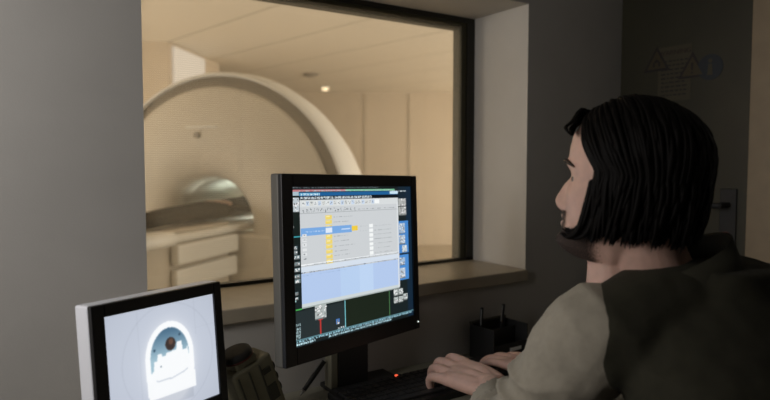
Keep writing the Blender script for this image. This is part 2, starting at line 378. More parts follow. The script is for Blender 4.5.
# glowing slab standing in for a brightly lit patch of wall
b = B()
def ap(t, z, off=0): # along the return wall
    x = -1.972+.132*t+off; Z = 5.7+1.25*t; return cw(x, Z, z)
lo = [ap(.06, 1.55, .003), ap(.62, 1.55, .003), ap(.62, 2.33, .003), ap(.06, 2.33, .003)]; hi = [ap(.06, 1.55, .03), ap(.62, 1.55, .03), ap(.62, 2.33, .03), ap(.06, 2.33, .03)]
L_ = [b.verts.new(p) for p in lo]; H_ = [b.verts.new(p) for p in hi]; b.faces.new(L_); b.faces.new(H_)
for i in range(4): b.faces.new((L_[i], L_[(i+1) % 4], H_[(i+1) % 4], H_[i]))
M['wallglow'] = mat('lit_wall_glow', (.7, .68, .64), .5, emit=(1, .93, .83), es=.32)
tag(obj('lit_wall_patch', b, M['wallglow']), 'brightly lit patch of wall above the scanner, left, built as a glowing slab', 'wall patch')
# downlight
p = ray(325, 87.5); t = (MC-.012-CAM_H)/p.z; p = Vector((p.x*t, p.y*t, MC-.012))
r = thing('ceiling_downlight', 'small glowing round downlight in the scanner room ceiling', 'light', p)
b = B(); lathe(b, [(-.006, .0), (-.006, .06), (.010, .066), (.0118, .0)], 24, Matrix.Rotation(PI/2, 4, 'X')); obj('trim_ring', b, M['white'], r)
b = B(); ball(b, (0, 0, -.010), .05, (1, 1, .8)); obj('lens', b, M['lamp'], r, True)
p = ray(311, 75.5); t = (MC-.02-CAM_H)/p.z; p = Vector((p.x*t, p.y*t, MC))
b = B(); lathe(b, [(-.0005, .10), (-.03, .09), (-.04, .05), (-.042, 0.001)], 24, Matrix.Rotation(PI/2, 4, 'X')); o = obj('smoke_detector', b, M['gantryband'], None, True); o.location = p
tag(o, 'small flat detector on the scanner room ceiling beside the downlight', 'detector')

# scanner: local frame x = lateral right, y = along bore away, z up
AX = math.radians(17.5); G = cw(-1.07, 3.9, 0); BZ = .93
a_w = cw(math.sin(AX), math.cos(AX), 0); grz = math.atan2(a_w.y, a_w.x)-PI/2
sc_ = thing('mri_scanner', 'large cream ring-shaped scanner with open bore, behind the window', 'scanner', G, (0, 0, grz))
T = Matrix.Translation((0, 0, BZ))
def off_bore(bm):   # the tunnel sits a little below and beside the centre of the ring
    for v in bm.verts:
        r_ = math.hypot(v.co.x, v.co.z-BZ); k_ = max(0, 1-max(r_-.33, 0)/.45); v.co.x -= .085*k_; v.co.z -= .065*k_
b = B(); lathe(b, [(.0, .80), (-.004, .775), (-.02, .74), (-.035, .60), (-.03, .48), (.0, .40), (.03, .35), (.08, .31), (.20, .285), (.20, .70), (.05, .80)], 96, T, True); off_bore(b); obj('front_cover', b, M['gantry'], sc_, True)
b = B(); lathe(b, [(.20, .285), (1.3, .28), (1.3, .36), (.201, .36)], 72, T, True); off_bore(b); obj('bore_liner', b, M['bore'], sc_, True)
b = B(); lathe(b, [(.004, .801), (.035, .815), (.035, .868), (.20, .868), (.20, .801)], 96, T, True); obj('recessed_band', b, M['gantryband'], sc_, True)
b = B(); lathe(b, [(.012, .869), (.004, .876), (.010, .886), (.06, .900), (.16, .907), (.30, .885), (.6, .80), (1.2, .60), (1.3, .5), (1.3, .37), (1.2, .37), (1.1, .5), (.21, .869)], 96, T, True); obj('outer_shell', b, M['gantryrim'], sc_, True)
b = B(); box(b, -.60, .60, -.03, .62, 0.002, .40, .03); box(b, -.45, .45, -.028, .18, .38, .815, .02); obj('plinth', b, M['gantry'], sc_)
b = B(); cyl(b, (-.10, -.036, BZ+.50), (-.10, -.046, BZ+.50), .02); obj('sensor', b, M['gantryband'], sc_)
b = B(); box(b, -.18, .04, -.042, -.030, BZ+.545, BZ+.557, .004); obj('light_strip', b, M['gantryrim'], sc_)
# area light added unseen inside the tunnel to brighten the bore
l = bpy.data.lights.new('bore_fill_light', 'AREA'); l.energy = 9; l.color = (.93, 1, .88); l.size = .12; l.shape = 'RECTANGLE'; l.size_y = .12
o = bpy.data.objects.new('bore_fill_light', l); C.objects.link(o); o.parent = sc_; o.location = (.15, .50, BZ+.02); o.rotation_euler = Vector((-.40, .1, .17)).to_track_quat('-Z', 'Y').to_euler()
# patient table in front of the bore
tb = thing('scanner_table', 'long patient table with white side panels leading into the scanner', 'table', G+a_w*-.05+cw(-.06, 0, .04), (0, 0, grz))
b = B(); box(b, -.24, .24, -2.2, .9, .792, .835, .018, None, 3); obj('tabletop', b, M['tablew'], tb, True)
b = B(); box(b, -.20, .20, -2.1, .0, .8355, .855, .009); obj('mattress', b, M['tableb'], tb)
b = B(); box(b, .215, .265, -.60, .0, .68, .785, .012); box(b, -.265, -.215, -.60, .0, .68, .785, .012); obj('side_panel', b, M['tablew'], tb)
b = B(); box(b, .215, .255, -.60, .0, .54, .655, .012); box(b, -.255, -.215, -.60, .0, .54, .655, .012); obj('lower_panel', b, M['tablew'], tb)
b = B(); box(b, -.21, .21, -1.5, -.03, -.028, .79, .01); obj('base', b, M['tableb'], tb)
b = B(); box(b, .08, .275, -.92, -.60, .785, .858, .03, None, 4); box(b, -.275, -.08, -.92, -.60, .785, .858, .03, None, 4); obj('end_cover', b, M['tablew'], tb, True)
# patient lying on the table, head inside the bore
pr = thing('person', 'person in dark clothing lying on the scanner table, head in the bore', 'person', G+a_w*.38+cw(-.08, 0, .897), (0, 0, grz)); pr.scale = (.86, .93, .48)
b = B()
tube(b, [(0, -.02, .12), (0, .2, .12), (0, .42, .12)], [.10, .115, .10], 20, 4, True); 
b2 = B()
ball(b2, (0, .62, .105), .085, (.85, 1.25, 1.1)); tube(b2, [(0, .42, .10), (0, .55, .10)], [.055, .055], 16, 1)
tube(b2, [(0, -.45, .11), (0, -.2, .11), (0, .1, .12), (0, .33, .12), (0, .43, .11)], [.12, .115, .12, .12, .06], 24, 4)
for s in (-1, 1):
    tube(b2, [(s*.16, .36, .10), (s*.215, .15, .09), (s*.20, -.08, .10), (s*.10, -.22, .19)], [.045, .042, .037, .028], 16, 4)
    tube(b2, [(s*.08, -.22, .21), (s*.03, -.29, .235)], [.03, .022], 12, 2)
    for k in range(4): tube(b2, [(s*(.045-.012*k), -.27-.006*k, .235), (s*(.02-.012*k), -.33-.008*k, .228), (s*(.01-.012*k), -.36-.006*k, .215)], [.009, .008, .007], 8, 2)
    tube(b2, [(s*.075, -.22, .21), (s*.085, -.28, .225)], [.011, .009], 8, 2)
    tube(b2, [(s*.09, -.45, .10), (s*.10, -.7, .10), (s*.10, -.9, .085), (s*.09, -1.25, .055), (s*.09, -1.34, .055)], [.085, .072, .055, .045, .035], 16, 4)
    tube(b2, [(s*.09, -1.35, .045), (s*.10, -1.39, .13), (s*.11, -1.40, .20)], [.035, .036, .025], 12, 3)
b.free()
link('body', remesh(b2, .011, 3), M['skin'], pr, True)
b = B(); tube(b, [(0, -.47, .115), (0, -.2, .115), (0, .1, .13), (0, .34, .13), (0, .44, .115)], [.13, .126, .135, .133, .072], 24, 4)
for s in (-1, 1):
    tube(b, [(s*.16, .36, .105), (s*.215, .15, .10), (s*.20, -.08, .11), (s*.12, -.20, .18)], [.056, .054, .048, .038], 16, 4)
link('sweater', remesh(b, .011, 3, .5, lambda c: .006*noise.noise(c*14)), M['cloth'], pr, True)
b = B()
for s in (-1, 1): tube(b, [(s*.085, -.40, .11), (s*.09, -.55, .108), (s*.10, -.7, .105), (s*.10, -.9, .09), (s*.09, -1.29, .062)], [.105, .098, .083, .068, .052], 16, 4)
link('trousers', remesh(b, .011, 3, .5, lambda c: .005*noise.noise(c*16)), M['cloth'], pr, True)
b = B()
for s in (-1, 1): tube(b, [(s*.09, -1.35, .05), (s*.10, -1.40, .13), (s*.11, -1.41, .215)], [.043, .045, .033], 12, 3)
link('socks', remesh(b, .010, 2), M['cloth'], pr, True)

# ------------------------------------------------------------------ desk
b = B(); box(b, .02, 1.70, .66, WN-.001, .705, .74, .004)
dk = thing('desk', 'beige laminate desk running along the wall below the window', 'desk', (0, 0, 0))
obj('desktop', b, M['desk'], dk)
for s in (.05, 1.64):
    b = B(); box(b, s, s+.03, .70, 1.22, .002, .705, .002); obj('side_panel', b, M['desk'], dk)
b = B(); box(b, .08, 1.64, 1.18, 1.20, .35, .705, .002); obj('modesty_panel', b, M['desk'], dk)

# ------------------------------------------------------------------ screens
def lin(c): c = np.asarray(c, float)/255; return np.where(c <= .04045, c/12.92, ((c+.055)/1.055)**2.4)
def screen_mesh(name, img, w, h, m, parent, y):
    """img rows top to bottom, float srgb 0..255; plane in local x (right), z (up), facing -y"""
    H_, W_ = img.shape[:2]
    me = bpy.data.meshes.new(name)
    xs = np.linspace(-w/2, w/2, W_+1); zs = np.linspace(h/2, -h/2, H_+1)
    X, Zz = np.meshgrid(xs, zs); co = np.stack([X, np.full_like(X, y), Zz], -1).reshape(-1, 3)
    i = np.arange(H_)[:, None]*(W_+1)+np.arange(W_)[None]; i = i.ravel()
    f = np.stack([i, i+W_+1, i+W_+2, i+1], -1)
    me.vertices.add(len(co)); me.vertices.foreach_set('co', co.ravel())
    me.loops.add(f.size); me.loops.foreach_set('vertex_index', f.ravel())
    me.polygons.add(len(f)); me.polygons.foreach_set('loop_start', np.arange(len(f))*4); me.polygons.foreach_set('loop_total', np.full(len(f), 4))
    me.update(calc_edges=True)
    at = me.color_attributes.new('pix', 'FLOAT_COLOR', 'CORNER')
    c = np.ones((len(f), 4, 4)); c[:, :, :3] = lin(img.reshape(-1, 3))[:, None]; at.data.foreach_set('color', c.ravel())
    return link(name, me, m, parent)
rg = np.random.default_rng(3)
SW, SH = 300, 240
I = np.zeros((SH, SW, 3)); I[:] = (24, 34, 36)
def R(u0, v0, u1, v1, c):
    I[int(round(v0*SH)):max(int(round(v1*SH)), int(round(v0*SH))+1), int(round(u0*SW)):max(int(round(u1*SW)), int(round(u0*SW))+1)] = c
def TX(u0, u1, v, hh, c, dens=.7, word=(3, 8)):
    """a line of tiny illegible lettering"""
    y0 = int(round(v*SH)); y1 = y0+hh; x = int(u0*SW); X1 = int(u1*SW)
    while x < X1:
        L = rg.integers(*word)
        for q in range(L):
            if x+q < X1:
                for yy in range(y0, y1):
                    if rg.random() < dens: I[yy % SH, x+q] = c
        x += L+rg.integers(1, 3)
R(0, 0, 1, .012, (20, 26, 30)); TX(.0, .68, .0, 2, (95, 105, 110), .6)
R(0, .016, .40, .030, (190, 120, 125)); R(.40, .016, .84, .030, (120, 190, 150)); TX(.05, .8, .022, 2, (190, 205, 210), .4)
R(.945, .0, 1, 1, (20, 40, 58)); R(.87, .0, .945, .09, (22, 38, 50)); TX(.80, .95, .028, 2, (210, 220, 225), .7)
R(0, .03, .055, .36, (20, 30, 28)); R(0, .03, .05, .055, (170, 190, 200)); 
def ICON(u0, v0, u1, v1, bg=(175, 178, 176)):
    R(u0, v0, u1, v1, bg)
    for _ in range(int((u1-u0)*(v1-v0)*SW*SH*.05)+3):
        a = rg.uniform(u0, u1-.008); c = rg.uniform(v0, v1-.008); R(a, c, a+.009, c+.009, tuple(np.array([1, 1, 1])*rg.choice([120, 140, 225, 240])))
    R(u0, v1-.006, u1, v1, (110, 115, 115))
ICON(.0, .065, .05, .16, (190, 200, 205))
for v in (.66, .69): ICON(.0, v, .03, v+.02, (120, 140, 145))
R(.0, .245, .010, .258, (240, 250, 250)); R(0, .308, .055, .315, (60, 150, 160))
for v in (.37, .40, .43, .47, .51, .55, .58): ICON(.0, v, .045 if v > .42 else .03, v+.024, (120, 140, 145))
R(0, .768, .055, .775, (70, 170, 80)); R(0, .71, .012, .722, (190, 235, 235))
# main window
R(.055, .034, .87, .76, (205, 209, 212))
R(.055, .034, .87, .060, (30, 95, 150)); R(.055, .038, .20, .054, (95, 165, 200)); TX(.065, .2, .040, 3, (220, 235, 245), .6)
R(.79, .032, .87, .056, (200, 225, 240)); 
R(.055, .060, .87, .083, (12, 20, 28)); TX(.062, .62, .064, 4, (205, 215, 220), .75, (4, 9))
R(.055, .083, .865, .128, (216, 220, 221)); 
for k in range(20):
    u = .07+k*.029; R(u, .092, u+.022, .120, [(225, 228, 228), (200, 215, 235), (215, 217, 214)][k % 3]); 
    for q in range(5):
        a = u+rg.uniform(.002, .016); c = .095+rg.uniform(0, .018); R(a, c, a+.004, c+.005, (95, 105, 115))
R(.645, .092, .69, .122, (245, 248, 248))
for k in range(16):
    u = .066+k*.026
    for q in range(5):
        a = u+rg.uniform(.0, .018); c = .138+rg.uniform(0, .022); R(a, c, a+.004, c+.006, (110, 118, 122))
R(.055, .168, .865, .172, (170, 175, 178)); TX(.50, .84, .155, 1, (120, 128, 132), .5)
for k in range(10):
    v = .188+k*.0325
    if k != 3: R(.238, v, .287, v+.027, (238, 214, 112)); R(.243, v+.004, .270, v+.010, (250, 236, 170))
    TX(.30, .42+.05*(k % 3 == 0), v+.012, 1, (150, 155, 160), .6)
R(.058, .263, .443, .312, (122, 170, 226)); TX(.09, .23, .285, 2, (185, 210, 240), .5); R(.238, .270, .287, .305, (225, 235, 248)); R(.443, .272, .492, .304, (240, 205, 70)); R(.36, .285, .43, .29, (200, 220, 245))
for k in range(7):
    v = .268+k*.0325; R(.592, v, .628, v+.024, (243, 246, 246)); TX(.64, .80, v+.01, 1, (150, 156, 160), .55)
    TX(.51, .58, v+.006, 1, (160, 165, 170), .3) if k < 2 else None
for k in range(7):
    v = .30+k*.03; R(.066, v, .098, v+.018, (225, 228, 230)) if k < 5 else None; TX(.075, .095, v+.004, 2, (90, 100, 105), .4)
R(.055, .492, .865, .499, (240, 243, 245)); TX(.065, .86, .497, 2, (60, 75, 95), .45, (3, 5))
R(.055, .508, .865, .540, (214, 224, 236)); TX(.055, .865, .541, 2, (70, 90, 125), .42, (2, 5))
R(.055, .551, .865, .745, (180, 202, 237)); R(.345, .551, .50, .745, (184, 208, 240)); R(.50, .551, .62, .745, (190, 213, 243))
TX(.06, .40, .562, 1, (150, 178, 215), .5)
R(.055, .742, .865, .768, (205, 214, 216)); R(.055, .764, .86, .770, (165, 175, 172)); R(.857, .12, .868, .76, (226, 230, 232))
# right column
ICON(.873, .09, .95, .150); ICON(.873, .156, .95, .22)
R(.87, .262, .965, .51, (70, 135, 205)); ICON(.873, .28, .935, .36, (160, 185, 210)); ICON(.873, .37, .935, .44, (170, 190, 210)); ICON(.90, .45, .95, .505, (190, 205, 215))
R(.87, .522, .962, .712, (75, 140, 210)); ICON(.873, .54, .925, .60, (165, 190, 215)); ICON(.873, .62, .925, .70, (185, 200, 215))
for (a, c) in ((.805, .775), (.855, .775), (.805, .832), (.855, .832), (.90, .822)): ICON(a, c, a+.043, c+.048, (190, 198, 196))
# lower black area
R(.0, .785, .37, .965, (38, 48, 50)); R(.378, .775, .76, .965, (26, 36, 26))
ICON(.142, .772, .228, .862, (176, 184, 182)); R(.178, .865, .186, .968, (190, 55, 50)); R(.165, .862, .20, .868, (200, 60, 55))
R(.371, .776, .378, .968, (120, 195, 205)); R(.760, .776, .765, .962, (75, 120, 75)); ICON(.300, .888, .325, .925, (60, 125, 205)); TX(.31, .37, .945, 5, (205, 220, 225), .6)
for v in (.86, .885, .905, .925, .94): TX(.0, .04, v, 4, (165, 190, 195), .55)
R(0, .958, 1, .965, (90, 130, 140)); TX(.0, .98, .966, 3, (150, 195, 210), .7); TX(.0, .14, .985, 3, (190, 225, 235), .85); TX(.24, .78, .982, 3, (170, 205, 215), .8)
main_img = I.copy()

def monitor(name, label, pos, yaw, tilt, roll, w, h, bl, br, bt, bb, depth, img, strength, side_m, neck_len, base, group=None):
    """root on the desk below the panel; panel parts carry the tilt"""
    rot = Matrix.Rotation(yaw, 4, 'Z') @ Matrix.Rotation(-tilt, 4, 'X') @ Matrix.Rotation(-roll, 4, 'Y')
    bx, by, bw, bd = base
    r = thing(name, label, 'monitor', (bx, by, .74))
    pm = Matrix.Translation(Vector(pos)-Vector((bx, by, .74))) @ rot
    b = B(); box(b, -w/2-bl, w/2+br, .004, depth, -h/2-bb, h/2+bt, .004, None, 3); box(b, -w*.32, w*.32, depth, depth+.02, -h*.35, h*.35, .008)
    o = obj('casing', b, side_m, r); o.matrix_local = pm
    b = B()   # bezel: four bars around the panel
    y0, y1 = -.004, .006
    box(b, -w/2-bl+.001, -w/2, y0, y1, -h/2-bb+.001, h/2+bt-.001, .0015); box(b, w/2, w/2+br-.001, y0, y1, -h/2-bb+.001, h/2+bt-.001, .0015)
    box(b, -w/2, w/2, y0, y1, h/2, h/2+bt-.001, .0015); box(b, -w/2, w/2, y0, y1, -h/2-bb+.001, -h/2, .0015)
    o = obj('bezel', b, M['black'], r); o.matrix_local = pm
    o = screen_mesh('screen', img, w, h, attr_screen(name+'_display', strength), r, .0005); o.matrix_local = pm
    return r, pm
m1p = (.673, 1.114, 1.049)
r, pm = monitor('computer_monitor', 'large black monitor showing a software window with folders, in front of the window', m1p, .311, .051, -.025, .376, .301, .029, .020, .026, .035, .027, main_img, 1.0, M['edge'], .1, (.695, 1.185, .2, .11))
b = B(); cyl(b, (.376/2+.012, -.0045, -.301/2-.018), (.376/2+.012, -.003, -.301/2-.018), .0018, 12); o = obj('power_light', b, M['ledw'], r); o.matrix_local = pm
b = B(); box(b, -.035, .045, .0, .032, .0, .24, .004); obj('neck', b, M['stand'], r)
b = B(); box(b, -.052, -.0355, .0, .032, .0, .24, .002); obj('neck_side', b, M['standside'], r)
b = B(); box(b, -.053, .12, -.012, .055, .0, .012, .004); obj('base', b, M['stand'], r)
# small display: a camera view into the scanner bore
s2w, s2h = .212, .183
W2, H2 = 200, 172
yy, xx = np.mgrid[0:H2, 0:W2]; U = (xx+.5)/W2; V = (yy+.5)/H2
J = np.zeros((H2, W2, 3)); J[:] = (186, 193, 207)
J += (12*(1-((U-.5)**2+(V-.5)**2)*2.2))[..., None]
d0 = np.sqrt(((U-.54)/.42)**2+((V-.5)/.5)**2); J[np.abs(d0-1) < .010] -= 9
J[(np.abs(U-.27) < .004)] -= 5; J[(np.abs(U-.80) < .004) & (V < .35)] -= 6; J[(np.abs(V-.27-.02*U) < .004) & (U > .80)] -= 6
# arch: outline of the bore ring
cx, cy, rx, ry = .54, .49, .225, .325
def inside(cx, cy, rx, ry, vb): 
    e = ((U-cx)/rx)**2+((V-cy)/ry)**2 < 1
    return (e & (V < cy)) | ((np.abs(U-cx) < rx*(1-.02*(V-cy)/.3)) & (V >= cy) & (V < vb))
glow = np.exp(-np.maximum(0, np.sqrt(((U-cx)/rx)**2+((V-cy-.06)/(ry+.04))**2)-1)*7)
J = J+(np.array([250, 252, 255])-J)*(glow*.42)[..., None]
J[inside(cx, cy, rx, ry, .80)] = (250, 252, 254)
J[(V > .68+.0*U) & (V < .84) & (U > .33) & (U < .77)] = (248, 250, 252)
ins = inside(cx, cy, rx*.80, ry*.82, .60); J[ins] = np.array([105, 140, 162])
gr = np.clip((V-.24)/.25, 0, 1); J[ins] = (np.array([78, 112, 138])*(1-gr[ins][:, None])+np.array([165, 195, 210])*gr[ins][:, None])
dd = ((U-.55)/.048)**2+((V-.375)/.060)**2; J[dd < 1] = (62, 52, 50); J[((U-.555)/.022)**2+((V-.355)/.028)**2 < 1] = (100, 75, 64)
steps = [(.375, .50, .60), (.40, .46, .60), (.43, .43, .60), (.46, .455, .60)]
top = np.interp(U, [.36, .385, .39, .42, .425, .46, .47, .50, .505, .60, .61, .655, .66, .70, .705, .73], [.60, .58, .50, .50, .44, .44, .47, .47, .45, .44, .37, .37, .46, .46, .42, .60])
J[(V > top) & (U > .37) & (U < .725) & (V < .8)] = (249, 251, 253)
bl_ = np.interp(U, [.36, .42, .55, .66, .75], [.655, .685, .69, .665, .62]); J[(np.abs(V-bl_) < .006) & (U > .40) & (U < .70)] = (205, 212, 222)
J[(V > .84) & (V < .93) & (U > .36) & (U < .74)] -= 14
for (a, c, q) in ((.40, .40, .012), (.64, .31, .012), (.45, .56, .006)): J[((U-a)**2+(V-c)**2) < q*q] = (60, 85, 105)
J = np.clip(J, 0, 255)
def blur(A):
    P = np.pad(A, ((1, 1), (1, 1), (0, 0)), 'edge'); return (P[:-2, 1:-1]+P[2:, 1:-1]+P[1:-1, :-2]+P[1:-1, 2:]+2*P[1:-1, 1:-1])/6
J = blur(blur(J))
r, pm = monitor('small_display', 'small black display showing a bright view into a scanner bore, at the left', (.2595, 1.057, .9205), .39, .082, 0, s2w, s2h, .0225, .018, .021, .020, .040, J, 1.0, M['silver'], .05, (.26, 1.09, .1, .1))
b = B(); box(b, -.02, .02, .01, .028, .0, .16, .004); obj('neck', b, M['stand'], r)
b = B(); box(b, -.09, .09, -.05, .06, .0, .012, .004); obj('base', b, M['stand'], r)

# ------------------------------------------------------------------ things on the desk
# keyboard
r = thing('keyboard', 'black computer keyboard under the hands on the desk', 'keyboard', (.845, 1.088, .7405), (0, 0, .0))
b = B(); box(b, -.225, .225, -.075, .075, .0, .016, .004); obj('case', b, M['black'], r)
b = B()
for row in range(6):
    y = -.060+row*.0225
    for k in range(21):
        if row == 0 and 4 <= k <= 9: continue
        x = -.212+k*.0202; box(b, x, x+.0175, y, y+.0185, .015, .021, .0012, None, 1)
    if row == 0: box(b, -.212+4*.0202, -.212+9*.0202+.0175, y, y+.0185, .015, .021, .0012, None, 1)
o = obj('keys', b, M['key'], r, False, 'stuff')
b = B(); box(b, -.052, -.046, .064, .069, .0155, .0225); obj('indicator_light', b, M['led'], r)
# intercom handset unit, leaning left
p0 = ray(262, 400); t = 1.115/p0.y; ip = Vector((p0.x*t, 1.115, .7405))
r = thing('intercom', 'olive grey intercom unit with black round top, right of the small display', 'intercom', (ip.x+.014, 1.142, .7405), (0, math.radians(-20), math.radians(12)))
b = B(); box(b, -.045, .045, -.03, .03, .018, .135, .006, None, 3); box(b, -.030, .02, -.024, .024, .13, .152, .006, None, 3); obj('body', b, M['olive'], r)
b = B(); lathe(b, [(.150, .030), (.156, .031), (.162, .029), (.165, .022), (.166, .002)], 32, Matrix.Translation((-.008, 0, 0)) @ Matrix.Rotation(PI/2, 4, 'X') @ Matrix.Scale(1, 4)); obj('cap', b, M['blackm'], r, True)
b = B(); lathe(b, [(.149, .028), (.149, .0312), (.152, .0315), (.153, .028)], 32, Matrix.Translation((-.008, 0, 0)) @ Matrix.Rotation(PI/2, 4, 'X')); obj('ring', b, M['red'], r, True)
for k in range(3):
    b = B(); ball(b, (.045, -.012, .10-.024*k), .012, (.7, 1, 1)); obj('button', b, M['olive2'], r, True)
b = B()
for x in (-.036, -.012, .012): box(b, x, x+.003, -.0325, -.029, .03, .125, .001)
box(b, .016, .034, -.0325, -.029, .10, .112, .001); box(b, .012, .036, -.0325, -.029, .04, .075, .002); obj('grooves', b, M['olive2'], r)
b = B(); box(b, -.05, .05, -.035, .035, .0, .018, .004, Matrix.Rotation(math.radians(20), 4, 'Y')); obj('foot', b, M['olive2'], r)
# pen leaning on the monitor's neck
def pen(label, p0, p1, group=None, rad=.0045):
    p0, p1 = Vector(p0), Vector(p1); d = p1-p0; L = d.length
    r = thing('pen', label, 'pen', p0, group=group); r.rotation_euler = d.to_track_quat('Z', 'Y').to_euler()
    b = B(); tube(b, [(0, 0, .014), (0, 0, L*.6), (0, 0, L)], [rad*.9, rad, rad], 14, 1, False); obj('barrel', b, M['blackm'], r, True)
    b = B(); tube(b, [(0, 0, 0), (0, 0, .014)], [.0008, rad*.8], 12, 1, False); obj('tip', b, M['metal'], r, True)
    b = B(); box(b, -.0012, .0012, rad, rad+.0015, L*.62, L*.97, .0004); obj('clip', b, M['metal'], r); return r
q0 = ray(300, 389); t = 1.20/q0.y; q1 = ray(325, 361); t1 = 1.205/q1.y
pen('black pen leaning against the stand of the large monitor', (q0.x*t, 1.20, .746), (q1.x*t1-.002, 1.205, CAM_H+q1.z*t1), None, .0055)
# pen organiser by the wall
ox = 1.155; on = 1.175
r = thing('desk_organizer', 'black desk organizer box standing against the wall right of the monitor', 'organizer', (ox-.012, on+.006, .7405), (0, 0, .05)); r.scale = (.86, .86, .88)
b = B(); box(b, -.075, .075, .045, .05, 0, .105, .001); box(b, -.075, -.070, -.05, .045, 0, .098, .001); box(b, .070, .075, -.05, .045, 0, .098, .001); box(b, -.07, .07, -.05, .045, 0, .004); box(b, -.07, .07, -.004, .0, .004, .085, .001)
box(b, -.07, .07, -.05, -.046, .004, .05, .001); obj('tray', b, M['blackm'], r)
b = B(); box(b, -.076, .076, .040, .052, .098, .106, .002); obj('rim', b, M['olive2'], r)
b = B(); box(b, -.005, .045, -.0515, -.0505, .026, .036); obj('label', b, M['white'], r)
pen('black pen standing upright in the organizer, nearer the monitor', (ox-.055, on+.03, .747), (ox-.045, on+.036, .868), 'pens in the organizer')
pen('black pen standing in the organizer, nearer the seated man', (ox+.012, on+.03, .747), (ox+.034, on+.036, .868), 'pens in the organizer')

# ------------------------------------------------------------------ office chair (mostly outside the frame)
r = thing('office_chair', 'black swivel office chair the man sits on', 'chair', (.92, .30, 0))
b = B(); box(b, -.23, .23, -.22, .22, .385, .445, .025, None, 3); obj('seat', b, M['chairf'], r, True)
b = B(); box(b, -.20, .20, -.30, -.245, .52, .86, .02, None, 3); obj('backrest', b, M['chairf'], r, True)
b = B(); tube(b, [(0, -.27, .60), (0, -.285, .42), (0, -.18, .375), (0, 0, .37)], [.018]*4, 12, 4); obj('back_support', b, M['black'], r, True)
b = B(); cyl(b, (0, 0, .10), (0, 0, .385), .025); obj('gas_column', b, M['metal'], r, True)
for k in range(5):
    a = 2*PI*k/5+.3; c_, s_ = math.cos(a), math.sin(a)
    b = B(); tube(b, [(0, 0, .105), (c_*.27, s_*.27, .075)], [.022, .015], 10, 1); lg = obj('leg', b, M['black'], r, True)
    b = B(); lathe(b, [(-.018, .001), (-.018, .026), (.018, .026), (.018, .001)], 16, Matrix.Translation((c_*.28, s_*.28, .028)) @ Matrix.Rotation(a+PI/2, 4, 'Z')); obj('caster', b, M['black'], lg)

# ------------------------------------------------------------------ the seated man
MR = Vector((.92, .33, 0))
man = thing('person', 'bearded man with chin-length dark hair seated at the desk, typing', 'person', MR)
# head
HS = 1.01
FW = Vector((-.383, .925, 0)).normalized(); LF = Vector((-FW.y, FW.x, 0)); UP = Vector((0, 0, 1))
nod = math.radians(-8); FW2 = FW*math.cos(nod)-UP*math.sin(nod); UP2 = UP*math.cos(nod)+FW*math.sin(nod)
hc = ray(614, 263)*.935; HO = Vector((hc.x, hc.y, 1.098))+FW*.0
def hw(f, l, z): return HO+(FW2*f+LF*l+UP2*z)*HS-MR
zk = [-.004, .0, .006, .015, .03, .045, .06, .08, .10, .12, .14, .16, .18, .20, .215, .226, .233, .2355]
Fk = [.034, .060, .074, .083, .084, .082, .082, .081, .082, .083, .086, .088, .086, .077, .063, .044, .022, .002]
Bk = [.005, .014, .022, .030, .042, .054, .066, .079, .089, .094, .096, .095, .090, .080, .067, .050, .028, .002]
Wk = [.016, .030, .037, .043, .052, .058, .062, .067, .070, .072, .0745, .0755, .0745, .068, .057, .043, .024, .002]
def gauss(x, s): return math.exp(-(x/s)**2)
def head_pt(th, z, off=0.0):
    F_, B_, W_ = [float(np.interp(z, zk, k)) for k in (Fk, Bk, Wk)]
    c, s = math.cos(th), math.sin(th)
    e = .90 if c > 0 else 1.0
    f = (F_ if c > 0 else B_)*math.copysign(abs(c)**e, c); l = W_*math.copysign(abs(s)**.95, s)
    if c > 0:
        al = abs(l)
        # nose
        nz = float(np.interp(z, [.060, .065, .070, .077, .084, .096, .110, .122, .134], [0, .008, .0165, .0215, .0205, .0145, .0075, .002, 0]))
        nw = float(np.interp(z, [.063, .073, .086, .11, .13], [.0165, .0165, .012, .009, .009]))
        f += nz*gauss(l, nw)
        f += .0045*gauss(al-.013, .006)*gauss(z-.071, .008)     # nostril wings
        f += .0065*gauss(z-.0565, .0050)*gauss(l, .022)          # upper lip
        f += .0070*gauss(z-.0450, .0058)*gauss(l, .019)         # lower lip
        f -= .0035*gauss(z-.0508, .0020)*gauss(l, .024)         # mouth
        f -= .0050*gauss(z-.0345, .0060)*gauss(l, .022)          # crease under the lip
        f += .0060*gauss(z-.018, .012)*gauss(l, .020)           # chin
        f -= .010*gauss(z-.119, .011)*gauss(al-.031, .016)      # eye sockets
        f += .0055*gauss(z-.119, .0075)*gauss(al-.031, .011)    # lids
        f -= .0012*gauss(z-.1175, .0016)*gauss(al-.031, .011)   # lid line
        f += .0048*gauss(z-.138, .008)*gauss(al-.022, .024)     # brow ridge
        f -= .0040*gauss(z-.120, .010)*gauss(l, .010)           # nasion
        f += .0035*gauss(z-.094, .014)*gauss(al-.043, .016)     # cheekbone
        f -= .0030*gauss(z-.060, .014)*gauss(al-.045, .014)     # hollow cheek
    r_ = math.hypot(f, l) or 1e-6
    return f+off*f/r_, l+off*l/r_
def head_bm(bm, nth=180, nz=150):
    rings = []
    for j in range(nz+1):
        q = j/nz; z = -.004+.2395*q
        rings.append([bm.verts.new(hw(*head_pt(2*PI*i/nth, z), z)) for i in range(nth)])
    for r0, r1 in zip(rings, rings[1:]):
        for i in range(nth): bm.faces.new((r0[i], r0[(i+1) % nth], r1[(i+1) % nth], r1[i]))
    bm.faces.new(rings[0][::-1]); bm.faces.new(rings[-1])
def S(*p): return Vector(p)-MR
bd = B(); head_bm(bd)
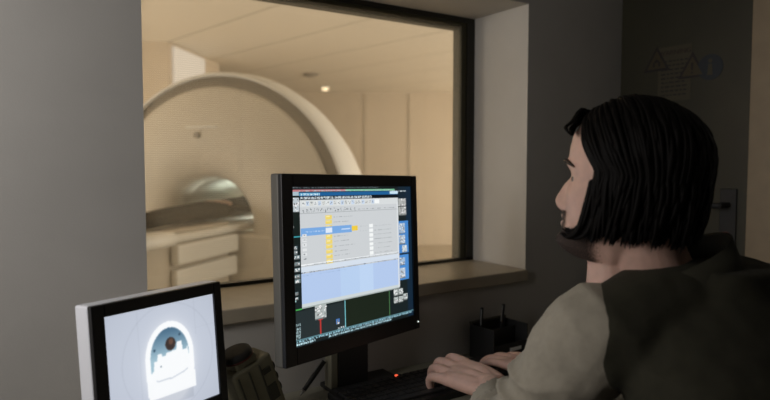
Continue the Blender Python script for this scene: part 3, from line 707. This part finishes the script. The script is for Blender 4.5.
for s in (-1, 1):   # ears
    tube(bd, [hw(-.004, s*.068, .092), hw(-.010, s*.076, .100), hw(-.018, s*.079, .118), hw(-.016, s*.079, .132), hw(-.004, s*.074, .130)], [.006, .006, .006, .006, .004], 10, 4)
    ball(bd, hw(-.006, s*.072, .112), .014)
neck_b = S(.878, .495, 1.035)
tube(bd, [hw(-.032, 0, .10), hw(-.034, 0, .05), (hw(-.036, 0, .0)+neck_b)*.5+Vector((0, .012, .012)), neck_b], [.048, .052, .052, .054], 28, 5)
tube(bd, [hw(.010, 0, .02), hw(-.005, 0, -.04)], [.030, .040], 20, 2)
torso = [(.92, .30, .50, .165, .115), (.92, .32, .62, .155, .11), (.92, .36, .75, .158, .11), (.92, .41, .88, .172, .115), (.92, .455, .98, .178, .108), (.915, .480, 1.01, .11, .075), (.90, .485, 1.03, .06, .05)]
loft(bd, [(a-MR.x, b_-MR.y, c-MR.z, d, e) for a, b_, c, d, e in torso])
SHL, ELL, WRL = S(.738, .560, 1.000), S(.690, .700, .800), S(.862, .905, .797)
SHR, ELR, WRR = S(1.10, .560, .985), S(1.20, .72, .800), S(1.055, .93, .785)
def hand(bm, wrist, fwd, thumb, up, sc=1.0, curl=1.0):
    f = Vector(fwd).normalized(); t = Vector(thumb); t = (t-f*t.dot(f)).normalized(); u = f.cross(t); u = u if u.z > 0 else -u
    P = lambda a, b_, c: Vector(wrist)+(f*a+t*b_+u*c)*sc
    for k, (y, L) in enumerate(((-.030, .083), (-.011, .090), (.010, .094), (.030, .090))):
        tube(bm, [P(-.012, y*.55, 0), P(.03, y*.85, .005), P(L, y, .006)], [.0155*sc, .0145*sc, .0115*sc], 12, 3)
    for y0_, y1_, L in ((-.006, -.021, .084), (-.001, .0, .088), (.005, .020, .088)):
        tube(bm, [P(-.005, y0_, .001), P(.03, y1_*.9, .006), P(L, y1_, .006)], [.0165*sc, .0155*sc, .0118*sc], 12, 3)
    lens = ((.031, .020, .017), (.039, .024, .019), (.043, .027, .020), (.038, .023, .019))
    for k, (y, L) in enumerate(((-.033, .083), (-.011, .090), (.011, .094), (.033, .090))):
        a, b_, c = lens[k]; x, z = L, .006; pts = [P(x-.01, y*.97, z)]; g = [.15, -.75, -1.25]
        pts.append(P(x, y, z+.002))
        ang = .05*curl - .1*(k == 0)
        for seg_, dl in zip((a, b_, c), (.0, -.85, -.45)):
            ang += dl*curl*(.78 if dl < -.8 else 1); x += seg_*math.cos(ang); z += seg_*math.sin(ang); pts.append(P(x, y*(1+.06), z))
        tube(bm, pts, [.0105*sc, .0104*sc, .0092*sc, .0084*sc, .0068*sc], 12, 3)
    tube(bm, [P(.012, .026, -.004), P(.038, .046, -.012), P(.066, .058, -.018), P(.088, .056, -.022)], [.015*sc, .0125*sc, .0100*sc, .0078*sc], 12, 4)
    tube(bm, [P(-.06, 0, .0), P(-.02, 0, 0), P(.01, 0, .002)], [.0265*sc, .0255*sc, .024*sc], 16, 3, True, .8)
fl = Vector((-.10, 1, -.02)); fr = Vector((-.22, 1, -.03))
for sh, el, wr in ((SHL, ELL, WRL), (SHR, ELR, WRR)):
    tube(bd, [sh, sh*.5+el*.5, el, el*.5+wr*.5, wr], [.050, .046, .040, .037, .0265], 20, 4)
hand(bd, WRL+fl*.01, fl, (1, .1, .28), UP, 1.12, 1.4)
hand(bd, WRR+fr*.01, fr, (-1, -.2, -.08), UP, .98, .8)
for s in (-1, 1):
    tube(bd, [S(.92+s*.09, .32, .53), S(.92+s*.12, .60, .535), S(.92+s*.13, .76, .52), S(.92+s*.13, .80, .40), S(.92+s*.13, .82, .10)], [.082, .068, .055, .050, .036], 20, 4)
    tube(bd, [S(.92+s*.13, .80, .055), S(.92+s*.14, .88, .045), S(.92+s*.145, .98, .032)], [.036, .034, .024], 14, 3)
link('body', remesh(bd, .003, 2, .4), M['skin'], man, True)
# eyes, brows
for s in (-1, 1):
    b = B(); ball(b, hw(.0618, s*.031, .1175), .0098); e = obj('eye', b, M['eye'], man, True)
    b = B(); ball(b, hw(.0678, s*.032, .1165), .0052); obj('iris', b, M['iris'], e, True)
    b = B()
    pts = []
    for k in range(9):
        l = s*(.012+.040*k/8); z = .140+.004*math.sin(k/8*PI)-.004*(k/8)
        th = math.asin(min(1, abs(l)/.075)); f, ll = head_pt(th*math.copysign(1, l), z, .002); pts.append(hw(f, ll, z))
    tube(b, pts, [.0018]+[.0030]*6+[.0024, .0015], 8, 2); obj('eyebrow', b, M['brow'], man, True)
# beard: shell over jaw, chin and upper lip
me = bpy.data.meshes.new('beard'); vs = []; cs = []; fs = []
NA, NB = 140, 60
for j in range(NB+1):
    z = -.002+.092*j/NB
    for i in range(NA+1):
        th = (-1+2*i/NA)*1.75; f, l = head_pt(th, z, .0022); vs.append(hw(f, l, z)); a = abs(th)
        al = abs(l)
        d = 1.0 if z < .036 else 0
        jaw = np.interp(a, [.0, .45, .8, 1.1, 1.45, 1.75], [.040, .046, .052, .060, .085, .11]); d = float(np.clip((jaw-z)/.012, 0, 1))
        d = max(d, gauss(z-.0630, .0045)*(1 if al < .024 else gauss(al-.024, .006)))
        d = max(d, gauss(al-.028, .006)*(z < .068))
        if a > 1.2: d *= max(0, 1-(a-1.2)/.45)
        if al < .019 and .0385 < z < .0575: d *= .12
        cs.append(d)
for j in range(NB):
    for i in range(NA): k = j*(NA+1)+i; fs.append((k, k+1, k+NA+2, k+NA+1))
me.from_pydata(vs, [], fs); at = me.color_attributes.new('pix', 'FLOAT_COLOR', 'POINT')
for k, c in enumerate(cs): at.data[k].color = (c, c, c, 1)
link('beard', me, M['beard'], man, True)
# hair: an inner cap and a few hundred overlapping locks
rh = random.Random(11)
def shell(dirv, off):
    """point of the hair shell in direction dirv (f,l,z) from (0,0,.14)"""
    f, l, z = dirv; a = (.093 if f > 0 else .099)+off; bb = .080+off; c = (.103 if z > 0 else .14)+off
    k = 1/math.sqrt((f/a)**2+(l/bb)**2+(z/c)**2); return Vector((f*k-.004, l*k, .138+z*k))
b = B()
def lock(side, t, off, end_z, wid, jit):
    rf = .088-.150*t                                # parting from hairline to crown
    root = Vector((rf, side*.004, .10)).normalized()
    ae = math.radians(72+108*t+jit*5)               # where the lock hangs
    mid = Vector((math.cos(ae), side*math.sin(ae), -.02)).normalized()
    pts = []; N = 7
    for k in range(N+1):
        q = k/N; om = math.acos(max(-1, min(1, root.dot(mid)))); d = (root*math.sin((1-q)*om)+mid*math.sin(q*om))/math.sin(om)
        lift = .006*math.sin(q*PI)*rh.uniform(.3, 1)
        pts.append(shell(d, off+lift))
    last = pts[-1]; n2 = 5
    for k in range(1, n2+1):
        q = k/n2; z = last.z+(end_z-last.z)*q; tuck = 1-(.10+.05*jit)*q*q+.03*math.sin(q*5+jit*7)
        fwd_ = .008*q*q*(1-t)
        pts.append(Vector((last.x*tuck+fwd_+(jit*.009+.004*math.sin(jit*40))*q, last.y*tuck+.004*math.sin(jit*31)*q, z)))
    R_ = [wid*.55]+[wid]*(len(pts)-3)+[wid*.75, wid*.12]
    tube(b, [hw(*p) for p in pts], R_, 7, 2, True, .55)
for side in (-1, 1):
    for k in range(420):
        t = rh.random()**1.0; lock(side, t, rh.uniform(-.004, .008), rh.uniform(.034, .060)+.006*t, rh.uniform(.0018, .0042), rh.uniform(-1, 1))
    for k in range(26):   # front edge locks, thin, sharp tips
        t = rh.uniform(0, .10); lock(side, t, rh.uniform(.000, .008), rh.uniform(.026, .050), rh.uniform(.0022, .004), rh.uniform(-1.3, .6))
    for k in range(16):   # ends flicking forward over the jaw
        y_ = side*rh.uniform(.072, .079); f_ = rh.uniform(.022, .036); z_ = rh.uniform(.034, .046)
        tube(b, [hw(f_-.004, y_, .12), hw(f_-.002, y_*1.03, .080), hw(f_+.004, y_*1.0, z_+.012), hw(f_+.018, y_*.93, z_), hw(f_+.030, y_*.86, z_+.002)], [.003, .004, .004, .003, .0008], 7, 3, True, .6)
    for k in range(12):   # forelock rising off the forehead
        a0 = rh.uniform(.0, .8)*side; o_ = rh.uniform(.0, .008)
        pts = [(.062, a0*.03, .214), (.074, a0*.045, .216+o_*.5), (.080+o_*.3, a0*.06, .200), (.082+o_*.2, side*abs(a0)*.075+side*.010, .190), (.072, side*(.055+.02*abs(a0)), .180)]
        tube(b, [hw(*p) for p in pts], [.0035, .004, .003, .002, .0008], 7, 3, True, .6)
# inner cap
cap = []
for j in range(22):
    rgx = []
    for i in range(48):
        a = 2*PI*i/48; el = PI/2*(1-j/14) if j <= 14 else 0
        aa = a
        if j > 6:      # leave the face open
            lim = math.radians(np.interp(j, [6, 10, 14, 21], [35, 60, 70, 74])); a2 = (a+PI) % (2*PI)-PI
            aa = math.copysign(lim+(PI-lim)*(abs(a2)/PI), a2 if a2 else 1)
        d = Vector((math.cos(aa)*math.cos(el), math.sin(aa)*math.cos(el), math.sin(el)+1e-4)); p = shell(d, -.006)
        if j > 14: p = Vector((p.x*(1-.01*(j-14)), p.y*(1-.01*(j-14)), p.z-(j-14)*.0115))
        rgx.append(b.verts.new(hw(*p)))
    cap.append(rgx)
for r0, r1 in zip(cap, cap[1:]):
    for i in range(48):
        if r0 is cap[0] and False: continue
        if cap.index(r0) >= 6 and (i == 0 or i == 47): 
            if cap.index(r0) > 6: continue
        b.faces.new((r0[i], r0[(i+1) % 48], r1[(i+1) % 48], r1[i]))
obj('hair', b, M['hair'], man, True)
# shirt: dark olive body, lighter sleeves
def wr_(c): 
    return .0045*noise.noise(Vector((c.x*9, c.y*9, c.z*20)))+.0025*noise.noise(c*34)
b = B()
tor2 = [(.92, .30, .47, .185, .135), (.92, .32, .62, .178, .130), (.918, .36, .75, .200, .134), (.915, .41, .88, .215, .140), (.918, .455, .98, .210, .128), (.918, .48, 1.03, .165, .105), (.925, .485, 1.062, .110, .085), (.915, .476, 1.098, .084, .068)]
loft(b, [(a-MR.x, b_-MR.y, c, d, e) for a, b_, c, d, e in tor2])
for sh, sx in ((SHL, .004), (SHR, -.004)):
    tube(b, [S(.912, .480, 1.035), (S(.912, .480, 1.035)+sh)*.5+Vector((0, -.006, .022)), sh+Vector((sx, -.016, -.002))], [.066, .069, .075], 24, 4)
link('shirt', remesh(b, .006, 8, .5, wr_), M['shirt'], man, True)
b = B()     # collar
N = 40; rings = []
for j, (rr_, zz) in enumerate(((.084, 1.040), (.076, 1.080), (.070, 1.104), (.075, 1.107), (.082, 1.082), (.094, 1.040))):
    rg_ = []
    for i in range(N):
        a = 2*PI*i/N; k_ = (zz-1.04)/.06; x = .868+rr_*1.06*math.cos(a)+.012*(1-k_); y = .528+rr_*1.02*math.sin(a)-.012*(1-k_); rise = .034*math.cos(a+.65)*k_
        rg_.append(b.verts.new(S(x, y, zz+rise)))
    rings.append(rg_)
for k in range(6):
    r0, r1 = rings[k], rings[(k+1) % 6]
    for i in range(N): b.faces.new((r0[i], r0[(i+1) % N], r1[(i+1) % N], r1[i]))
obj('collar', b, M['shirt'], man, True)
for sh, el, wr, sx in ((SHL, ELL, WRL, 1), (SHR, ELR, WRR, -1)):
    b = B()
    cu = el*.22+wr*.78
    tube(b, [sh+Vector((sx*.022, -.004, -.002)), sh+Vector((-sx*.004, .004, 0)), sh*.68+el*.32, sh*.3+el*.7, el, el*.6+wr*.4, cu], [.068, .076, .072, .065, .058, .050, .041], 28, 5)
    ax = (el-sh).normalized()
    def fold(c, sh=sh, ax=ax):
        t = (c-sh).dot(ax); return wr_(c)+.0085*(1-2*abs(math.sin(t*48+4.5*noise.noise(c*8)+c.x*14))**.6)*max(0.0, min(1, (t-.05)/.1))+.006*noise.noise(c*12)*max(.3, min(1, t/.1))
    link('sleeve', remesh(b, .004, 4, .5, fold), M['sleeve'], man, True)
b = B()
for s in (-1, 1):
    tube(b, [S(.92+s*.085, .30, .548), S(.92+s*.12, .60, .548), S(.92+s*.13, .765, .52), S(.92+s*.13, .805, .40), S(.92+s*.13, .82, .12)], [.098, .086, .072, .066, .058], 20, 4)
link('trousers', remesh(b, .010, 3, .5, lambda c: .004*noise.noise(c*18)), M['trousers'], man, True)
for s in (-1, 1):
    b = B(); tube(b, [S(.92+s*.13, .79, .058), S(.92+s*.14, .88, .052), S(.92+s*.145, .985, .042)], [.044, .043, .036], 16, 3); obj('shoe', b, M['shoe'], man, True)
